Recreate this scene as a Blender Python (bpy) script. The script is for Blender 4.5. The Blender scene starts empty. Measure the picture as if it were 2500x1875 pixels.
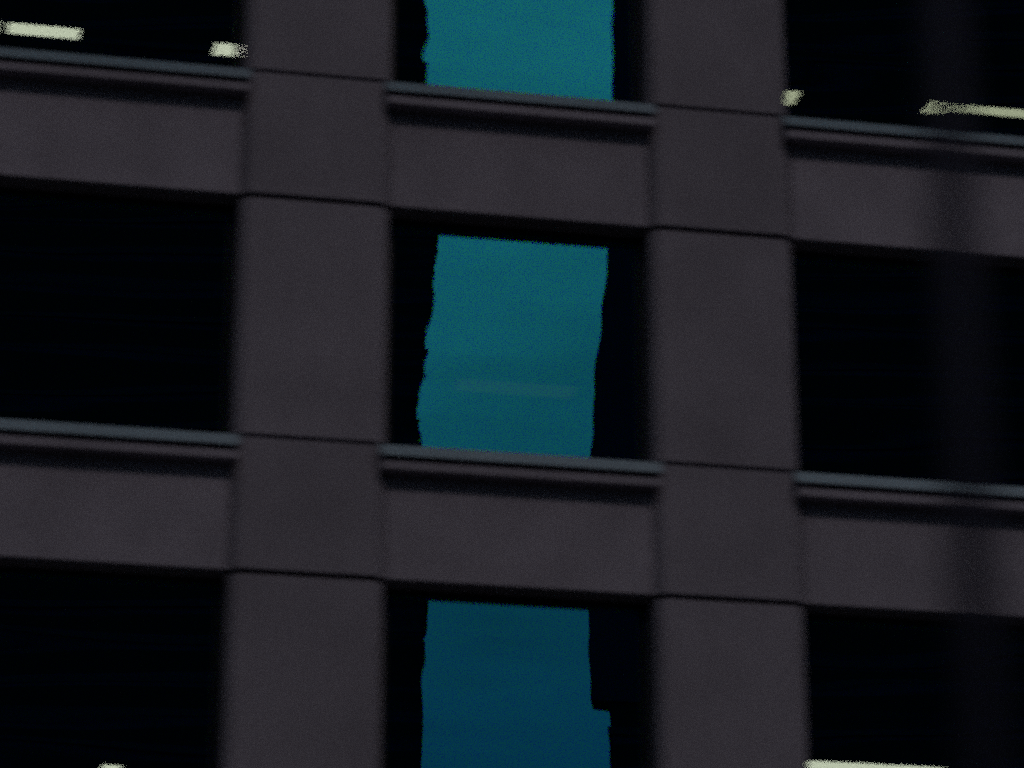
import bpy, bmesh, math, random
from mathutils import Vector, Matrix, noise

random.seed(7)
R = math.radians
S = bpy.context.scene
C = S.collection

# ------------------------------------------------------------------ camera
HEAD, PITCH = R(11.24), R(20.92)          # the facade recedes to the right, the camera looks up
cam_d = bpy.data.cameras.new('camera')
cam = bpy.data.objects.new('camera', cam_d); C.objects.link(cam)
cam.location = (-5.644, -28.401, 1.70)
fwd = Vector((math.sin(HEAD)*math.cos(PITCH), math.cos(HEAD)*math.cos(PITCH), math.sin(PITCH)))
cam.rotation_euler = fwd.to_track_quat('-Z', 'Y').to_euler()
cam_d.sensor_width = 36; cam_d.lens = 113.16
cam_d.clip_start = 0.1; cam_d.clip_end = 6000
cam_d.dof.use_dof = True                  # focused on the towers mirrored in the glass, the facade itself is soft
cam_d.dof.focus_distance = 110
cam_d.dof.aperture_fstop = 1.55
cam_d.dof.aperture_ratio = 0.38
S.camera = cam

# ------------------------------------------------------------------ sky and sun
SUN_EL, SUN_AZ = R(42), R(14)             # azimuth from the street side (-y) towards +x
w = bpy.data.worlds.new('World'); S.world = w; w.use_nodes = True
nt = w.node_tree; nt.nodes.clear()
def N(t, **k):
    n = nt.nodes.new(t)
    for a, b in k.items(): setattr(n, a, b)
    return n
L = nt.links.new
sky = N('ShaderNodeTexSky', sky_type='NISHITA', sun_disc=False)
sky.sun_elevation = SUN_EL; sky.sun_rotation = math.pi - SUN_AZ
sky.air_density = 1.3; sky.dust_density = 1.5; sky.ozone_density = 1.5
hs = N('ShaderNodeHueSaturation'); hs.inputs['Saturation'].default_value = 0.5
tc = N('ShaderNodeTexCoord'); sep = N('ShaderNodeSeparateXYZ')
ramp = N('ShaderNodeValToRGB'); ramp.color_ramp.interpolation = 'EASE'
e = ramp.color_ramp.elements
e[0].position = 0.22; e[0].color = (0.23, 0.35, 0.52, 1)     # the dusk haze low down is dark blue
e[1].position = 0.40; e[1].color = (0.95, 1.0, 0.95, 1)
nz = N('ShaderNodeTexNoise'); nz.inputs['Scale'].default_value = 9; nz.inputs['Detail'].default_value = 4
cl = N('ShaderNodeMapRange'); cl.inputs['From Min'].default_value = 0.3; cl.inputs['From Max'].default_value = 0.75
cl.inputs['To Min'].default_value = 0.82; cl.inputs['To Max'].default_value = 1.25
m1 = N('ShaderNodeMix', data_type='RGBA', blend_type='MULTIPLY'); m1.inputs[0].default_value = 1
m2 = N('ShaderNodeVectorMath', operation='SCALE')
bg = N('ShaderNodeBackground'); bg.inputs['Strength'].default_value = 0.018
out = N('ShaderNodeOutputWorld')
L(sky.outputs[0], hs.inputs['Color']); L(tc.outputs['Generated'], sep.inputs[0]); L(sep.outputs['Z'], ramp.inputs[0])
L(hs.outputs[0], m1.inputs['A']); L(ramp.outputs[0], m1.inputs['B'])
mp = N('ShaderNodeMapping'); mp.inputs['Scale'].default_value = (1, 1, 2.6); L(tc.outputs['Generated'], mp.inputs['Vector']); L(mp.outputs[0], nz.inputs['Vector']); L(nz.outputs[0], cl.inputs[0])
L(m1.outputs['Result'], m2.inputs[0]); L(cl.outputs[0], m2.inputs['Scale'])
L(m2.outputs[0], bg.inputs['Color']); L(bg.outputs[0], out.inputs[0])

sun_d = bpy.data.lights.new('sun', 'SUN'); sun_d.energy = 0.30; sun_d.angle = R(8); sun_d.color = (1.0, 0.84, 0.81)
sun = bpy.data.objects.new('sun', sun_d); C.objects.link(sun)
to_sun = Vector((math.sin(SUN_AZ)*math.cos(SUN_EL), -math.cos(SUN_AZ)*math.cos(SUN_EL), math.sin(SUN_EL)))
sun.rotation_euler = to_sun.to_track_quat('Z', 'Y').to_euler()

S.view_settings.view_transform = 'Standard'; S.view_settings.look = 'None'
S.view_settings.exposure = 0; S.view_settings.gamma = 1; S.view_settings.use_curve_mapping = False
S.render.engine = 'CYCLES'
S.cycles.use_denoising = False            # the grain of a dim photograph
S.cycles.use_adaptive_sampling = False
S.cycles.use_sample_subset = True; S.cycles.sample_offset = 0; S.cycles.sample_subset_length = 18
S.cycles.max_bounces = 8; S.cycles.transparent_max_bounces = 12
S.cycles.caustics_reflective = False; S.cycles.caustics_refractive = False

# ------------------------------------------------------------------ materials
def mat(name, col, rough=0.8, metal=0.0, var=0.0, scale=1.5, bump=0.0, bscale=60, speck=0.0, spec=0.3):
    m = bpy.data.materials.new(name); m.use_nodes = True
    t = m.node_tree; b = t.nodes['Principled BSDF']
    b.inputs['Base Color'].default_value = (*col, 1); b.inputs['Roughness'].default_value = rough
    b.inputs['Metallic'].default_value = metal; b.inputs['Specular IOR Level'].default_value = spec
    g = t.nodes.new('ShaderNodeNewGeometry')
    if var:
        n = t.nodes.new('ShaderNodeTexNoise'); n.inputs['Scale'].default_value = scale; n.inputs['Detail'].default_value = 5
        n2 = t.nodes.new('ShaderNodeTexNoise'); n2.inputs['Scale'].default_value = 45; n2.inputs['Detail'].default_value = 2
        t.links.new(g.outputs['Position'], n.inputs['Vector']); t.links.new(g.outputs['Position'], n2.inputs['Vector'])
        ad = t.nodes.new('ShaderNodeMath'); ad.operation = 'MULTIPLY_ADD'; ad.inputs[1].default_value = speck
        t.links.new(n2.outputs[0], ad.inputs[0])
        st = t.nodes.new('ShaderNodeTexNoise'); st.inputs['Scale'].default_value = 1; st.inputs['Detail'].default_value = 4
        vm = t.nodes.new('ShaderNodeVectorMath'); vm.operation = 'MULTIPLY'; vm.inputs[1].default_value = (7, 7, 0.45)
        t.links.new(g.outputs['Position'], vm.inputs[0]); t.links.new(vm.outputs[0], st.inputs['Vector'])
        sm = t.nodes.new('ShaderNodeMath'); sm.operation = 'MULTIPLY_ADD'; sm.inputs[1].default_value = 0.25
        t.links.new(st.outputs[0], sm.inputs[0]); t.links.new(n.outputs[0], sm.inputs[2]); t.links.new(sm.outputs[0], ad.inputs[2])
        mr = t.nodes.new('ShaderNodeMapRange')
        mr.inputs['From Min'].default_value = 0.41 + speck*0.4; mr.inputs['From Max'].default_value = 0.84 + speck*0.6
        mr.inputs['To Min'].default_value = 1-var; mr.inputs['To Max'].default_value = 1+var
        sc = t.nodes.new('ShaderNodeVectorMath'); sc.operation = 'SCALE'; sc.inputs[0].default_value = col
        oi = t.nodes.new('ShaderNodeObjectInfo'); pr = t.nodes.new('ShaderNodeMapRange')
        pr.inputs['To Min'].default_value = 1-0.55*var; pr.inputs['To Max'].default_value = 1+0.55*var
        mu = t.nodes.new('ShaderNodeMath'); mu.operation = 'MULTIPLY'
        t.links.new(oi.outputs['Random'], pr.inputs[0]); t.links.new(ad.outputs[0], mr.inputs[0])
        t.links.new(mr.outputs[0], mu.inputs[0]); t.links.new(pr.outputs[0], mu.inputs[1]); t.links.new(mu.outputs[0], sc.inputs['Scale'])
        t.links.new(sc.outputs[0], b.inputs['Base Color'])
    if bump:
        n = t.nodes.new('ShaderNodeTexNoise'); n.inputs['Scale'].default_value = bscale; n.inputs['Detail'].default_value = 3
        t.links.new(g.outputs['Position'], n.inputs['Vector'])
        bp = t.nodes.new('ShaderNodeBump'); bp.inputs['Strength'].default_value = bump; bp.inputs['Distance'].default_value = 0.01
        t.links.new(n.outputs[0], bp.inputs['Height']); t.links.new(bp.outputs[0], b.inputs['Normal'])
    return m

M = {
 'concrete': mat('concrete', (0.272, 0.260, 0.322), 0.9, var=0.15, speck=0.5, bump=0.4),
 'pier': mat('pier_concrete', (0.243, 0.233, 0.288), 0.9, var=0.14, speck=0.5, bump=0.4, scale=1.1),
 'flashing': mat('flashing_metal', (0.30, 0.38, 0.45), 0.38, metal=0.8, var=0.08),
 'frame': mat('bronze_frame', (0.018, 0.016, 0.016), 0.5, metal=0.3),
 'room': mat('dark_interior', (0.05, 0.05, 0.05), 0.9, var=0.1),
 'housing': mat('light_housing', (0.10, 0.10, 0.10), 0.6),
 'asphalt': mat('asphalt', (0.05, 0.05, 0.052), 0.9, var=0.25, bump=0.5),
 'paving': mat('paving', (0.16, 0.155, 0.15), 0.9, var=0.2, bump=0.3),
 'kerb': mat('kerb_stone', (0.2, 0.195, 0.19), 0.85, var=0.15),
 'tower': mat('tower_cladding', (0.06, 0.06, 0.12), 0.8, var=0.2, scale=0.08, spec=0.1),
 'tower_ledge': mat('tower_ledge', (0.065, 0.065, 0.10), 0.85, spec=0.1),
 'tower_glass': mat('tower_glass', (0.015, 0.017, 0.02), 0.35, spec=0.2),
 'post': mat('post_paint', (0.015, 0.017, 0.04), 0.7),
 'lens': mat('post_lens', (0.35, 0.35, 0.33), 0.4),
}
def emission(name, col, s):
    m = bpy.data.materials.new(name); m.use_nodes = True
    b = m.node_tree.nodes['Principled BSDF']
    b.inputs['Base Color'].default_value = (0.7, 0.7, 0.66, 1)
    b.inputs['Emission Color'].default_value = (*col, 1); b.inputs['Emission Strength'].default_value = s
    return m
M['lit'] = emission('lit_diffuser', (1.0, 1.0, 0.84), 1.95)
M['half'] = emission('worn_lit_diffuser', (1.0, 1.0, 0.74), 1.25)
M['faint'] = emission('dimmed_diffuser', (0.5, 0.9, 0.55), 0.03)
def coated():
    m = bpy.data.materials.new('coated_glass'); m.use_nodes = True
    t = m.node_tree; t.nodes.clear()
    g = t.nodes.new('ShaderNodeAddShader')                           # blue-green mirror coating: a green and a blue lobe
    for q, c in enumerate(((0.03, 0.565, 0.0, 1), (0.0, 0.0, 0.78, 1))):
        gl = t.nodes.new('ShaderNodeBsdfGlossy'); gl.inputs['Roughness'].default_value = 0.0; gl.inputs['Color'].default_value = c
        t.links.new(gl.outputs[0], g.inputs[q])
    tr = t.nodes.new('ShaderNodeBsdfTransparent'); tr.inputs['Color'].default_value = (0.92, 1, 0.92, 1)
    mx = t.nodes.new('ShaderNodeMixShader'); mx.inputs[0].default_value = 0.72
    o = t.nodes.new('ShaderNodeOutputMaterial')
    t.links.new(tr.outputs[0], mx.inputs[1]); t.links.new(g.outputs[0], mx.inputs[2]); t.links.new(mx.outputs[0], o.inputs[0])
    c = bpy.data.materials.new('clear_glass_back'); c.use_nodes = True
    t = c.node_tree; t.nodes.clear()
    tr = t.nodes.new('ShaderNodeBsdfTransparent'); tr.inputs['Color'].default_value = (0.95, 0.98, 0.94, 1)
    o = t.nodes.new('ShaderNodeOutputMaterial'); t.links.new(tr.outputs[0], o.inputs[0])
    return m, c
M['coat'], M['clear'] = coated()

# ------------------------------------------------------------------ mesh helpers
def box(bm, x0, x1, y0, y1, z0, z1):
    v = [bm.verts.new((x, y, z)) for x in (x0, x1) for y in (y0, y1) for z in (z0, z1)]
    for f in ((0,1,3,2),(4,6,7,5),(0,4,5,1),(2,3,7,6),(0,2,6,4),(1,5,7,3)):
        bm.faces.new([v[i] for i in f])
def prism_x(bm, prof, x0, x1):            # a (y, z) outline drawn along x
    a = [bm.verts.new((x0, y, z)) for y, z in prof]; b = [bm.verts.new((x1, y, z)) for y, z in prof]
    n = len(prof)
    bm.faces.new(a); bm.faces.new(b[::-1])
    for i in range(n): bm.faces.new([a[i], b[i], b[(i+1) % n], a[(i+1) % n]])
def prism_z(bm, prof, z0, z1):            # an (x, y) outline raised along z
    a = [bm.verts.new((x, y, z0)) for x, y in prof]; b = [bm.verts.new((x, y, z1)) for x, y in prof]
    n = len(prof)
    bm.faces.new(a); bm.faces.new(b[::-1])
    for i in range(n): bm.faces.new([a[i], b[i], b[(i+1) % n], a[(i+1) % n]])
def tube(bm, x, y, prof, seg=16):         # a turned (radius, z) profile
    rings = [[bm.verts.new((x+r*math.cos(2*math.pi*i/seg), y+r*math.sin(2*math.pi*i/seg), z)) for i in range(seg)] for r, z in prof]
    for a, b in zip(rings, rings[1:]):
        for i in range(seg): bm.faces.new([a[i], a[(i+1) % seg], b[(i+1) % seg], b[i]])
    bm.faces.new(rings[0][::-1]); bm.faces.new(rings[-1])
def done(bm, name, bevel=0.0, smooth=False):
    bmesh.ops.recalc_face_normals(bm, faces=bm.faces)
    if bevel:
        bmesh.ops.bevel(bm, geom=list(bm.edges), offset=bevel, segments=2, affect='EDGES', clamp_overlap=True)
    me = bpy.data.meshes.new(name); bm.to_mesh(me); bm.free()
    if smooth:
        for p in me.polygons: p.use_smooth = True
    return me
def obj(name, me, m=None, parent=None, loc=(0,0,0)):
    o = bpy.data.objects.new(name, me); C.objects.link(o); o.location = loc
    if parent: o.parent = parent
    if m is not None and not me.materials: me.materials.append(m)
    return o
def empty(name, loc=(0,0,0)):
    o = bpy.data.objects.new(name, None); C.objects.link(o); o.location = loc
    return o
def tag(o, label, cat, group=None):
    o['label'] = label; o['category'] = cat
    if group: o['group'] = group
    return o
def struct(name, me, m):
    o = obj(name, me, m); o['kind'] = 'structure'; return o

# ------------------------------------------------------------------ ground
bm = bmesh.new(); box(bm, -2500, 2500, -2500, 2500, -0.5, 0.0); struct('ground', done(bm, 'ground'), M['asphalt'])
bm = bmesh.new(); box(bm, -40, 40, -4.6, 0.3, -0.2, 0.12); struct('pavement', done(bm, 'pavement', 0.01), M['paving'])
bm = bmesh.new(); box(bm, -40, 40, -4.9, -4.602, -0.2, 0.125); struct('kerb', done(bm, 'kerb', 0.015), M['kerb'])

# ------------------------------------------------------------------ the office building
Z0 = 12.77                                # where the camera axis meets the facade
BAY, PIER_W, FLOOR = 4.066, 1.476, 3.807
BAND = 1.30                               # soffit to sill crest
DEPTH = 0.31                              # recess of the glass behind the panels
OPEN_W = BAY - PIER_W
def soffit(j): return Z0 + 1.762 + FLOOR*j
WIDE = 0.35                               # the bay right of the mirrored one is a little wider
def pier_x(k): return -1.95 + BAY*k + (WIDE if k > 1 else 0)
def bay_x(k): return (pier_x(k) + pier_x(k+1))/2    # bay 0 is the one that mirrors the sky

building = empty('office_building', (bay_x(0), 0, 0))
tag(building, 'grey-mauve concrete office building with dark recessed windows between piers', 'building')
BX = building.location.x
def part(name, me, m, x=0, y=0, z=0, parent=None):
    return obj(name, me, m, parent or building, (x-BX, y, z) if parent is None else (x, y, z))

# spandrel panel: origin at its soffit centre
bm = bmesh.new(); box(bm, -OPEN_W/2+0.004, OPEN_W/2-0.004, 0.0, DEPTH+0.08, 0.0, BAND-0.02)
panel_me = done(bm, 'spandrel_panel', 0.012)
# sill: a moulded ledge, a metal flashing on its nose (origin at the crest)
bm = bmesh.new()
prism_x(bm, [(DEPTH+0.04, -0.002), (DEPTH+0.04, -0.05), (0.004, -0.26), (-0.172, -0.262), (-0.172, -0.180), (-0.085, -0.175), (-0.09, -0.03), (-0.085, -0.012)],
        -OPEN_W/2-0.07, OPEN_W/2+0.05)
sill_me = done(bm, 'sill', 0.004)
bm = bmesh.new()
prism_x(bm, [(-0.02, 0.006), (-0.02, -0.010), (-0.088, -0.012), (-0.135, -0.132), (-0.182, -0.132), (-0.184, -0.120), (-0.115, 0.0)],
        -OPEN_W/2-0.08, OPEN_W/2+0.06)
flash_me = done(bm, 'flashing', 0.003)
# pier blocks with chamfered front corners (origin at pier centre, block foot)
def pier_block(h, front, half, ch, name):
    bm = bmesh.new()
    prism_z(bm, [(-half, 0.40), (-half, front+ch), (-half+ch, front), (half-ch, front), (half, front+ch), (half, 0.40)], 0, h)
    return done(bm, name, 0.012)
JOINT = 0.035
node_me = pier_block(BAND+0.036-JOINT, -0.075, PIER_W/2, 0.085, 'pier_block')
shaft_me = pier_block(FLOOR-BAND-0.036-JOINT, -0.055, PIER_W/2-0.012, 0.075, 'pier_shaft')
bm = bmesh.new(); box(bm, -PIER_W/2+0.07, PIER_W/2-0.07, 0.06, 0.395, -0.001, FLOOR+0.001); core_me = done(bm, 'pier_core')
# window frame: a ring of dark metal sections (origin at the opening's sill centre)
OH = FLOOR - BAND                          # opening height
bm = bmesh.new()
fw = 0.055
box(bm, -OPEN_W/2+0.005, OPEN_W/2-0.005, DEPTH-0.04, DEPTH+0.05, OH-fw, OH-0.004)
box(bm, -OPEN_W/2+0.005, OPEN_W/2-0.005, DEPTH-0.04, DEPTH+0.05, 0.004, fw)
box(bm, -OPEN_W/2+0.005, -OPEN_W/2+fw, DEPTH-0.04, DEPTH+0.05, fw, OH-fw)
box(bm, OPEN_W/2-fw, OPEN_W/2-0.005, DEPTH-0.04, DEPTH+0.05, fw, OH-fw)
frame_me = done(bm, 'window_frame')

# panes: real sheets of coated glass, each a little bowed and rippled (origin at the pane centre)
PW, PH = OPEN_W-2*fw, OH-2*fw
K = 1/12450.0                              # surface slope that moves the mirrored picture by one unit
def pane_mesh(fn):
    nx, nz_ = 26, 44
    bm = bmesh.new(); grid = []
    for j in range(nz_+1):
        z = -PH/2 + PH*j/nz_
        grid.append([bm.verts.new((-PW/2+PW*i/nx, fn(-PW/2+PW*i/nx, z), z)) for i in range(nx+1)])
    for j in range(nz_):
        for i in range(nx):
            f = bm.faces.new([grid[j][i], grid[j][i+1], grid[j+1][i+1], grid[j+1][i]]); f.smooth = True
    back = [bm.verts.new((x, 0.012, z)) for x, z in ((-PW/2, -PH/2), (PW/2, -PH/2), (PW/2, PH/2), (-PW/2, PH/2))]
    f = bm.faces.new(back[::-1]); f.material_index = 1
    me = bpy.data.meshes.new('pane'); bm.to_mesh(me); bm.free()
    me.materials.append(M['coat']); me.materials.append(M['clear'])
    return me
def ripple(amp, ph):
    def r(x, z):                          # uneven roller waves, strongest towards the left edge of the sheet
        n = noise.noise(Vector((ph*7.3, 0.3*x, z*2.3)))*1.2 + noise.noise(Vector((ph*3.1+9, 0.4*x, z*5.0)))*0.4
        return K*amp*(x-1.25)*n
    return r
SG = -1.0
special = {
  (0, 0):  (lambda x, z: SG*K*(13.5*x*x+23*x), ripple(6, 0.4)),
  (0, -1): (lambda x, z: SG*K*(8*x+21*x*z), ripple(9, 1.9)),
  (0, -2): (lambda x, z: SG*K*(-7*x*x-4*x-6*x*z), ripple(6, 4.2)),
}
generic = []
for q in range(5):
    rr = random.Random(q)
    a, b, c, ph = rr.uniform(-25, 25), rr.uniform(-8, 8), rr.uniform(-12, 12), rr.uniform(0, 6)
    rp = ripple(4, ph)
    generic.append(pane_mesh(lambda x, z, a=a, b=b, c=c, rp=rp: K*(a*x+b*x*x+c*x*z)+rp(x, z)))

KB = range(-3, 4); JB = range(-4, 3)
for k in range(-3, 5):
    x = pier_x(k)
    for j in JB:
        z = soffit(j)
        part('pier_block', node_me, M['pier'], x, 0, z)
        if j < 2:
            part('pier_core', core_me, M['paving'], x, 0, z)
            part('pier_shaft', shaft_me, M['pier'], x, 0, z+BAND+0.036)
for k in KB:
    x = bay_x(k)
    for j in JB:
        z = soffit(j)
        sx = (OPEN_W+WIDE)/OPEN_W if k == 1 else 1
        part('spandrel_panel', panel_me, M['concrete'], x, 0, z).scale.x = sx
        s = part('sill', sill_me, M['concrete'], x, 0, z+BAND)
        s.scale.x = sx
        part('flashing', flash_me, M['flashing'], parent=s)
        if j < 2:
            wdw = part('window', frame_me, M['frame'], x, 0, z+BAND)
            wdw.scale.x = sx
            # j counts the band the window stands on; the row under band 0 stands on band -1
            sp = special.get((k, j))
            me = pane_mesh(lambda u, v, f=sp[0], g=sp[1]: f(u, v)+g(u, v)) if sp else generic[(k*3+j*2) % 5]
            obj('pane', me, None, wdw, (0, DEPTH-0.006, OH/2))
# storeys, back and side walls, roof
X0, X1 = pier_x(-3)-PIER_W/2, pier_x(4)+PIER_W/2
for j in JB:
    if j == -4: continue
    bm = bmesh.new(); box(bm, X0+0.05, X1-0.05, 0.42, 13.9, soffit(j)-0.05, soffit(j)+0.6)
    part('floor_slab', done(bm, 'floor_slab'), M['room'], BX)
bm = bmesh.new(); box(bm, X0, X1, 14.0, 14.4, 0, soffit(2)+BAND); part('back_wall', done(bm, 'back_wall'), M['concrete'], BX)
for xa, xb in ((X0-0.3, X0-0.002), (X1+0.002, X1+0.3)):
    bm = bmesh.new(); box(bm, xa, xb, -0.05, 14.4, 0, soffit(2)+BAND); part('side_wall', done(bm, 'side_wall'), M['concrete'], BX)
bm = bmesh.new(); box(bm, X0, X1, 0.52, 13.99, soffit(2)+BAND-0.4, soffit(2)+BAND-0.1); part('roof', done(bm, 'roof'), M['tower'], BX)

# ------------------------------------------------------------------ ceiling lights behind the glass
def light(x0, x1, y0, y1, j, label, m='lit', cat='ceiling light'):
    z = soffit(j)-0.05
    o = empty('ceiling_light', ((x0+x1)/2, (y0+y1)/2, z))
    tag(o, label, cat, 'lit ceiling lights behind the office windows')
    hx, hy = (x1-x0)/2, (y1-y0)/2
    bm = bmesh.new()
    for a in ((-hx-0.03, -hx, -hy-0.03, hy+0.03), (hx, hx+0.03, -hy-0.03, hy+0.03), (-hx, hx, -hy-0.03, -hy), (-hx, hx, hy, hy+0.03)):
        box(bm, *a, -0.03, -0.001)
    box(bm, -hx, hx, -hy, hy, -0.012, -0.001)
    obj('housing', done(bm, 'housing'), M['housing'], o)
    bm = bmesh.new(); box(bm, -hx+0.002, hx-0.002, -hy+0.002, hy-0.002, -0.026, -0.013)
    obj('diffuser', done(bm, 'diffuser', 0.003), M[m], o)
light(-6.10, -5.00, 4.10, 4.42, 1, 'sliver of a lit ceiling light at the left edge of the top left window')
light(-4.90, -4.10, 4.12, 4.40, 1, 'long bright ceiling light above the sill of the top left window')
light(-2.58, -1.45, 4.16, 4.48, 1, 'short bright ceiling light half hidden by the left pier, top left window')
light(4.08, 4.25, 4.08, 4.46, 1, 'small slanted ceiling light beside the right pier in the top right window', 'half')
light(5.76, 6.05, 4.02, 4.36, 1, 'small dim ceiling light left of the long one, top right window', 'half')
light(6.10, 7.60, 4.04, 4.26, 1, 'long ceiling light at the right edge of the top right window', 'half')
light(-3.26, -3.05, 7.22, 7.55, -1, 'tiny bright ceiling light at the bottom edge, lower left window')
light(4.50, 6.08, 5.50, 5.90, -1, 'long ceiling light along the bottom edge of the lower right window')

light(0.25, 1.60, 4.26, 4.66, 0, 'faint pale ceiling light showing through the teal reflection in the middle window', 'faint')

# ------------------------------------------------------------------ towers across the street, seen mirrored in the glass
def tower(name, x0, x1, y0, y1, h, ang, corner, label, seed):
    rr = random.Random(seed)
    t = empty(name, ((x0+x1)/2, (y0+y1)/2, 0)); tag(t, label, 'tower', 'dark towers mirrored in the windows')
    ox, oy = t.location.x, t.location.y
    W2, D2 = (x1-x0)/2, (y1-y0)/2
    bm = bmesh.new(); box(bm, -W2, W2, -D2, D2, 0, h); obj('body', done(bm, 'body'), M['tower'], t)
    bm = bmesh.new(); box(bm, -W2+6, W2-6, -D2+4, D2-4, h, h+6); obj('roof_house', done(bm, 'roof_house'), M['tower_ledge'], t)
    fl = 4.1; n = int(h/fl)
    bm = bmesh.new(); box(bm, -W2-0.05, W2+0.05, -D2-0.05, D2+0.05, 0, 2.3); band = done(bm, 'window_band')
    leds = []
    for e_ in (0.1, 0.22, 0.4):
        bm = bmesh.new(); box(bm, -W2-e_, W2+e_, -D2-e_, D2+e_, 0, 0.75); leds.append(done(bm, 'ledge'))
    for i in range(1, n):
        obj('window_band', band, M['tower_glass'], t, (0, 0, i*fl+1.2))
        obj('ledge', rr.choice(leds), M['tower_ledge'], t, (0, 0, i*fl+rr.uniform(0, 0.4)))
    # turn the tower about its street corner so that the street runs away between the two
    p = Vector((corner, -300, 0)); t.matrix_world = Matrix.Translation(p) @ Matrix.Rotation(R(ang), 4, 'Z') @ Matrix.Translation(-p) @ Matrix.Translation((ox, oy, 0))
    return t
tower('office_tower', -70, 49.6, -345, -300, 208, 7, 49.6, 'dark tower whose ledged edge bounds the mirrored sky on the left', 3)
rt = tower('office_tower', 71.3, 191, -340, -300, 204, 14.5, 71.3, 'dark tower whose edge bounds the mirrored sky on the right', 5)
bm = bmesh.new(); box(bm, -61.9, -56, 16, 20.8, 94, 204); obj('upper_block', done(bm, 'upper_block'), M['tower'], rt)

# ------------------------------------------------------------------ added post near the camera, blurred to stand in for the dark refracted band
px, py = -2.938, -20.872
post = empty('added_post', (px, py, 0)); tag(post, 'added thin dark post, strongly out of focus, standing in for a dark refracted band across the right-hand windows', 'post')
bm = bmesh.new(); tube(bm, 0, 0, [(0.052, 0.3), (0.05, 8.6)]); obj('pole', done(bm, 'pole', 0, True), M['post'], post)
bm = bmesh.new(); tube(bm, 0, 0, [(0.13, 0.0), (0.13, 0.06), (0.07, 0.12), (0.065, 0.32), (0.054, 0.4)]); obj('base', done(bm, 'base', 0.004), M['post'], post)
bm = bmesh.new(); tube(bm, 0, 0, [(0.052, 8.5), (0.09, 8.6), (0.2, 8.95), (0.22, 9.0), (0.08, 9.12), (0.02, 9.2)]); lh = obj('post_head', done(bm, 'post_head'), M['post'], post)  # invented head and lens that finish the added post, above the view
bm = bmesh.new(); tube(bm, 0, 0, [(0.1, 8.62), (0.19, 8.92), (0.195, 8.93)]); obj('lens', done(bm, 'lens'), M['lens'], lh)
